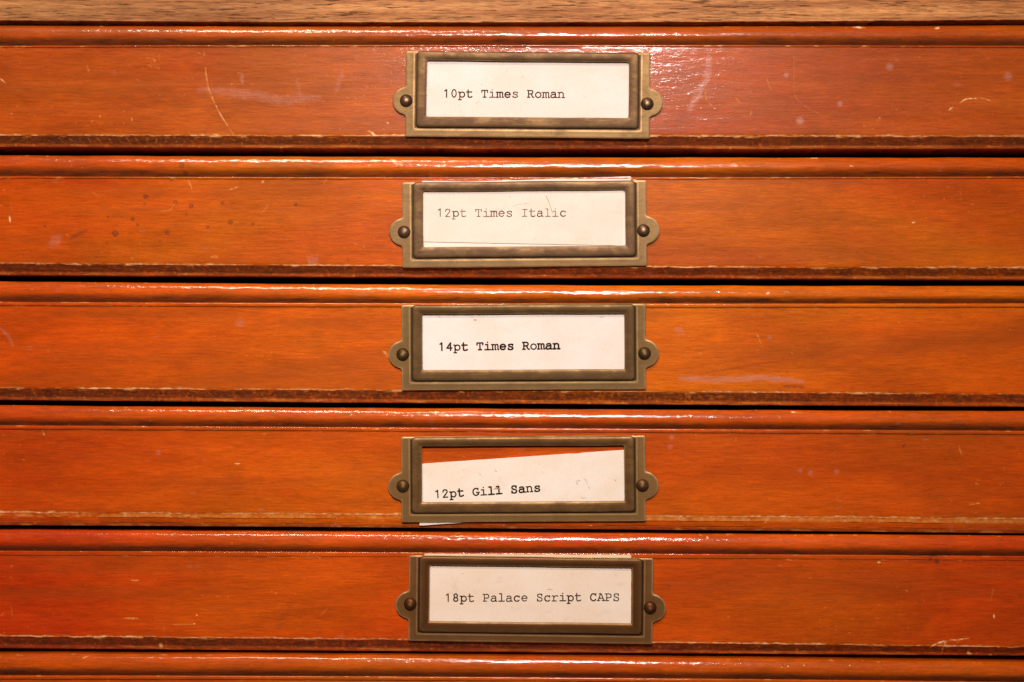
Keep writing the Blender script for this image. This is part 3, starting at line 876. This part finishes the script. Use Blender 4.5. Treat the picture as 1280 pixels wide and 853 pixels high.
GLYPHS = {
    '1': [[(170, 505), (310, 592), (310, 40)]],
    '0': [arc(300, 315, 165, 280, 0, 360, 30)],
    '2': [S([(135, 430), (155, 540), (290, 592), (430, 540), (445, 430), (350, 290), (130, 42)]), [(130, 42), (470, 42)]],
    '4': [[(390, 40), (390, 592), (110, 205), (490, 205)]],
    '8': [arc(300, 452, 130, 138, 0, 360, 26), arc(300, 175, 160, 138, 0, 360, 26)],
    'p': [[(45, 415), (150, 415)], [(150, 415), (150, -150)], [(55, -150), (270, -150)], arc(340, 228, 190, 190, 0, 360, 28)],
    't': [[(205, 575), (205, 130)], S([(205, 130), (232, 52), (320, 32), (420, 45), (505, 85)]), [(85, 420), (480, 420)]],
    'T': [[(75, 400), (75, 540), (525, 540), (525, 400)], [(300, 540), (300, 38)], [(180, 38), (420, 38)]],
    'i': [[(300, 585), (302, 585)], [(300, 592), (302, 575)], [(135, 415), (305, 415), (305, 38)], [(90, 38), (520, 38)]],
    'l': [[(135, 585), (305, 585), (305, 38)], [(90, 38), (520, 38)]],
    'm': [[(10, 415), (95, 415), (95, 38)], [(15, 38), (165, 38)], S([(95, 330), (145, 400), (210, 422), (280, 390), (302, 320)]), [(302, 320), (302, 38)], [(302, 38), (360, 38)],
          S([(302, 330), (350, 400), (420, 422), (490, 390), (510, 320)]), [(510, 320), (510, 38), (585, 38)]],
    'e': [[(95, 235), (505, 235)], arc(300, 228, 205, 192, 2, 318, 30)],
    's': [[(462, 415), (462, 330)], S([(462, 335), (430, 395), (300, 424), (165, 390), (148, 322), (220, 262), (380, 222), (472, 155), (445, 68), (300, 28), (165, 58), (125, 130)]), [(125, 135), (125, 40)]],
    'R': [[(135, 540), (135, 38)], [(45, 540), (300, 540)], S([(300, 540), (420, 520), (470, 415), (420, 310), (290, 285)]), [(290, 285), (135, 285)],
          S([(290, 285), (370, 230), (430, 120), (485, 38)]), [(485, 38), (570, 38)], [(45, 38), (240, 38)]],
    'o': [arc(300, 228, 208, 194, 0, 360, 30)],
    'a': [S([(130, 365), (200, 412), (320, 424), (420, 390), (445, 310)]), [(445, 310), (445, 38), (540, 38)],
          S([(445, 250), (330, 265), (180, 245), (92, 170), (98, 90), (170, 36), (280, 30), (380, 75), (445, 145)])],
    'n': [[(40, 415), (135, 415), (135, 38)], [(45, 38), (230, 38)], S([(135, 315), (200, 392), (310, 424), (420, 385), (455, 300)]), [(455, 300), (455, 38)], [(365, 38), (550, 38)]],
    'I': [[(120, 540), (480, 540)], [(300, 540), (300, 38)], [(120, 38), (480, 38)]],
    'c': [arc(310, 228, 212, 194, 38, 318, 26), [(480, 330), (480, 418)]],
    'G': [arc(300, 288, 225, 258, 42, 318, 28), [(340, 240), (560, 240)], [(490, 240), (490, 95)], [(470, 440), (470, 545)]],
    'S': [[(462, 548), (462, 400)], S([(462, 420), (420, 515), (300, 550), (165, 515), (138, 410), (200, 330), (330, 290), (455, 235), (482, 150), (430, 60), (300, 28), (170, 60), (120, 170)]), [(118, 185), (118, 30)]],
    'P': [[(150, 540), (150, 38)], [(50, 540), (330, 540)], S([(330, 540), (455, 510), (495, 400), (455, 290), (330, 258)]), [(330, 258), (150, 258)], [(50, 38), (310, 38)]],
    'r': [[(70, 415), (200, 415), (200, 38)], [(70, 38), (410, 38)], S([(200, 270), (270, 365), (370, 420), (470, 424), (530, 375)])],
    'C': [arc(310, 288, 222, 258, 40, 320, 28), [(490, 425), (490, 548)]],
    'A': [[(165, 540), (325, 540)], [(275, 540), (75, 38)], [(325, 540), (530, 38)], [(140, 205), (465, 205)], [(5, 38), (200, 38)], [(400, 38), (595, 38)]],
}

def text_mesh(text, adv, weight, seed, vscale=1.0):
    """flat typed letters; each stroke a ribbon with round ends, stepped a hair apart so that no two faces share a plane"""
    rnd = random.Random(seed)
    bm = bmesh.new()
    k = adv / 600.0
    step = 0
    for n, ch in enumerate(text):
        dy = rnd.uniform(-0.18, 0.18)
        wt = weight * rnd.uniform(0.86, 1.14)
        for st in GLYPHS.get(ch, []):
            pts = [((n * 600 + x) * k, y * k * vscale + dy) for x, y in st]
            r = wt / 2
            for a, b in zip(pts[:-1], pts[1:]):
                step += 1
                y = -step * 1.2e-8
                dx, dz = b[0] - a[0], b[1] - a[1]
                L = math.hypot(dx, dz) or 1
                ex, ez = dx / L, dz / L
                poly = []
                for (cx, cz), base in ((b, -90), (a, 90)):
                    for t in (0, 36, 72, 108, 144, 180):
                        ang = math.atan2(ez, ex) + math.radians(base + t)
                        poly.append(bm.verts.new(((cx + r * math.cos(ang)) * U, y, (cz + r * math.sin(ang)) * U)))
                bm.faces.new(poly)
    me = bpy.data.meshes.new('lettering')
    bm.normal_update()
    bm.to_mesh(me)
    bm.free()
    return me

# ------------------------------------------------------------------ cards
def card_mesh(w, h, thick, seed, ragged=0.35, torn_top=0.0):
    """card with its lower left corner at the origin (pixels), slightly uneven edges and a gentle bow"""
    pts = []
    nx, nz = 60, 20
    for t in np.linspace(0, 1, nx, endpoint=False):
        pts.append((w * t, 0, 0))
    for t in np.linspace(0, 1, nz, endpoint=False):
        pts.append((w, h * t, 0))
    for t in np.linspace(1, 0, nx, endpoint=False):
        pts.append((w * t, h, 1))
    for t in np.linspace(1, 0, nz, endpoint=False):
        pts.append((0, h * t, 0))
    p = np.array(pts)
    jx = (vnoise(p[:, 0] / 6 + p[:, 1] / 5, p[:, 1] / 50, seed) - 0.5) * ragged
    jt = np.abs(vnoise(p[:, 0] / 7, p[:, 1] * 0, seed + 9) - 0.5) ** 2 * 8 * torn_top * smooth(0.5, 0.7, vnoise(p[:, 0] / 30, p[:, 1] * 0, seed + 3)) * p[:, 2]
    xy = p[:, :2] + np.column_stack([jx, jx - jt])
    n = len(xy)
    bm = bmesh.new()
    fr = [bm.verts.new((x * U, -thick * U, z * U)) for x, z in xy]
    bk = [bm.verts.new((x * U, 0, z * U)) for x, z in xy]
    bm.faces.new(fr)
    bm.faces.new(bk[::-1])
    for a in range(n):
        b = (a + 1) % n
        bm.faces.new((fr[a], bk[a], bk[b], fr[b]))
    return bm_mesh('label_card', bm)

def place_card(px, py, deg_ccw, w, h, d0, thick, mat, label, seed, group, torn=0.0, ragged=0.35):
    o = mesh_obj('label_card', card_mesh(w, h, thick, seed, ragged, torn), mat)
    p = P(px, py, d0 + thick)
    o.matrix_world = Matrix.Translation(Vector((p[0], -d0 * U, p[2]))) @ Matrix.Rotation(-math.radians(deg_ccw), 4, 'Y')
    o['label'], o['category'], o['group'] = label, 'card', group
    return o

def letter(card, text, x0, y0, x1, y1, dfront, weight, mat, seed, vs=1.06):
    a, b = P(x0, y0, dfront), P(x1, y1, dfront)
    L = math.hypot(b[0] - a[0], b[2] - a[2])
    ang = math.atan2(b[2] - a[2], b[0] - a[0])
    o = mesh_obj('lettering', text_mesh(text, L / U / (len(text) - 0.12), weight, seed, vs), mat, card)
    Mw = Matrix.Translation(Vector((a[0], -(dfront + 0.06) * U, a[2]))) @ Matrix.Rotation(-ang, 4, 'Y')
    o.matrix_local = card.matrix_world.inverted() @ Mw
    return o

def pen_mark(card, pts, w, dfront, mat, name='pencil_line'):
    bm = bmesh.new()
    inv = card.matrix_world.inverted()
    ps = [Vector((P(x, y, dfront)[0], -(dfront + 0.09) * U, P(x, y, dfront)[2])) for x, y in pts]
    prev = None
    for k, p in enumerate(ps):
        a, b = ps[max(0, k - 1)], ps[min(len(ps) - 1, k + 1)]
        t = (b - a).normalized()
        nrm = Vector((-t.z, 0, t.x)) * (w[k] * U / 2)
        cur = (bm.verts.new(inv @ (p + nrm)), bm.verts.new(inv @ (p - nrm)))
        if prev:
            bm.faces.new((prev[0], cur[0], cur[1], prev[1]))
        prev = cur
    me = bpy.data.meshes.new(name)
    bm.to_mesh(me)
    bm.free()
    return mesh_obj(name, me, mat, card)

GC = 'typed label cards in the brass holders'
GB = 'spare blank cards behind the typed cards'
CREAM = (0.85, 0.755, 0.715)
p1 = card_paper('cream_card', CREAM, 1, 0.45)
p2 = card_paper('cream_card_yellowed', (0.84, 0.735, 0.66), 2, 0.6)
p3 = card_paper('clean_cream_card', (0.85, 0.75, 0.71), 3, 0.3)
p4 = card_paper('pale_torn_card', (0.85, 0.77, 0.69), 4, 0.5)
p5 = card_paper('old_buff_card', (0.84, 0.715, 0.61), 5, 0.8)
pw = card_paper('white_card', (0.86, 0.80, 0.73), 6, 0.2)
pb = card_paper('tan_edged_card', (0.80, 0.64, 0.44), 7, 0.6)
ink1 = ink('soft_black_ink', (0.060, 0.040, 0.030), (0.20, 0.14, 0.10), 1, 0.40, 0.75)
ink2 = ink('faded_grey_ink', (0.150, 0.110, 0.080), (0.42, 0.33, 0.26), 2, 0.38, 0.72)
ink3 = ink('strong_black_ink', (0.028, 0.018, 0.013), (0.10, 0.07, 0.05), 3, 0.45, 0.8)
ink5 = ink('brown_black_ink', (0.060, 0.034, 0.022), (0.20, 0.12, 0.08), 5, 0.42, 0.78)
pencil = ink('pencil_grey', (0.16, 0.12, 0.10), (0.42, 0.34, 0.28), 6, 0.4, 0.6)
stain_m = ink('brown_smear', (0.30, 0.17, 0.10), (0.62, 0.48, 0.38), 7, 0.35, 0.65)

c1 = place_card(527.5, 154.0, -0.4, 259.0, 82.0, 0.5, 0.9, p1, 'cream card typed in ten point lettering, in the uppermost brass holder', 1, GC)
letter(c1, '10pt Times Roman', 553.2, 122.3, 705.2, 122.8, 1.4, 1.62, ink1, 1)

cb2 = place_card(526.8, 321.7, 1.95, 264.5, 92.5, 0.35, 0.8, pw, 'blank white card sticking out above the second holder behind its faint typed card', 12, GB)
c2 = place_card(526.0, 302.2, -1.02, 251.5, 76.0, 1.45, 0.75, p2, 'card with faint grey italic title and a pencil stroke, in the second holder', 2, GC)
letter(c2, '12pt Times Italic', 545.4, 271.6, 707.6, 271.2, 2.2, 1.3, ink2, 2)
pen_mark(c2, [(682.2, 244.5), (685.2, 251), (687.6, 257), (689.6, 263.5), (692.2, 268.0)], (0.45, 0.6, 0.6, 0.7, 0.3), 2.2, pencil)
pen_mark(c2, [(640, 258.5), (648, 255.6), (657, 254.6), (664, 256)], (0.15, 0.35, 0.35, 0.15), 2.2, stain_m)

c3 = place_card(524.5, 468.5, 0.35, 260.5, 82.0, 0.5, 0.9, p3, 'clean cream card typed in bold fourteen point lettering, in the middle holder', 3, GC)
letter(c3, '14pt Times Roman', 547.4, 439.0, 699.4, 436.9, 1.4, 1.95, ink3, 3)

c4 = place_card(524.6, 657.2, 4.2, 261.0, 77.0, 0.4, 0.9, p4, 'tilted card with a torn upper edge, slipped down in its holder', 4, GC, torn=0.45)
letter(c4, '12pt Gill Sans', 542.6, 623.4, 675.4, 614.8, 1.3, 1.85, ink3, 4)
pen_mark(c4, [(722, 600), (723.5, 601.5), (725.5, 601)], (0.8, 2.2, 0.6), 1.3, stain_m, 'brown_smear')
pen_mark(c4, [(725, 621.5), (729, 623), (733, 622)], (0.3, 0.8, 0.3), 1.3, stain_m, 'brown_smear')
pen_mark(c4, [(735, 608), (737, 611)], (0.5, 1.0), 1.3, stain_m, 'brown_smear')
pen_mark(c4, [(619, 588.5), (621, 589.5)], (0.7, 1.2), 1.3, stain_m, 'brown_smear')

ca = place_card(530.5, 784.0, 0.05, 258.0, 91.6, 1.05, 0.4, pb, 'tan edged blank card standing highest at the back of the fifth holder', 15, GB, ragged=0.9)
cb = place_card(532.0, 783.0, -0.55, 253.0, 87.2, 1.47, 0.35, pw, 'pale blank card just behind the typed card in the fifth holder', 16, GB, ragged=0.9)
pen_mark(c4, [(616, 612), (621, 610.5), (626, 612)], (0.5, 3.0, 0.6), 1.3, stain_m, 'brown_smear')
pen_mark(c4, [(720, 601), (722, 606)], (0.4, 0.8), 1.3, stain_m, 'brown_smear')
pen_mark(c4, [(729, 598), (733, 601), (734.5, 606)], (0.3, 0.7, 0.3), 1.3, stain_m, 'brown_smear')
pen_mark(c4, [(769, 600.5), (770.2, 601.2)], (0.9, 0.7), 1.3, stain_m, 'brown_smear')
for x, y, a, b in ((549, 396.2, 4, 0.8), (590, 396.6, 3, 1.4), (594, 400, 4, 2.2), (673, 395.4, 2, 0.9), (752, 396.4, 9, 1.0), (774, 396.6, 1.2, 1.2), (757, 430.6, 0.9, 0.9)):
    pen_mark(c3, [(x - a / 2, y), (x, y + 0.3), (x + a / 2, y)], (0.2, b, 0.2), 1.4, stain_m, 'brown_smear')
for x, y, a, b in ((602, 106, 2.2, 1.2), (597, 128, 5, 0.6), (574, 131.3, 1, 0.9)):
    pen_mark(c1, [(x - a / 2, y + a / 3), (x, y), (x + a / 2, y - a / 3)], (0.2, b, 0.2), 1.4, stain_m, 'brown_smear')
c5 = place_card(533.5, 782.5, -0.35, 254.5, 77.5, 1.84, 0.4, p5, 'buff old card typed in eighteen point capitals title, in the fifth holder', 5, GC)
letter(c5, '18pt Palace Script CAPS', 555.4, 752.7, 774.0, 751.6, 2.24, 1.5, ink5, 5)
pen_mark(c5, [(684, 737), (687, 736.6), (691, 738)], (0.4, 0.9, 0.3), 2.24, pencil, 'pencil_line')
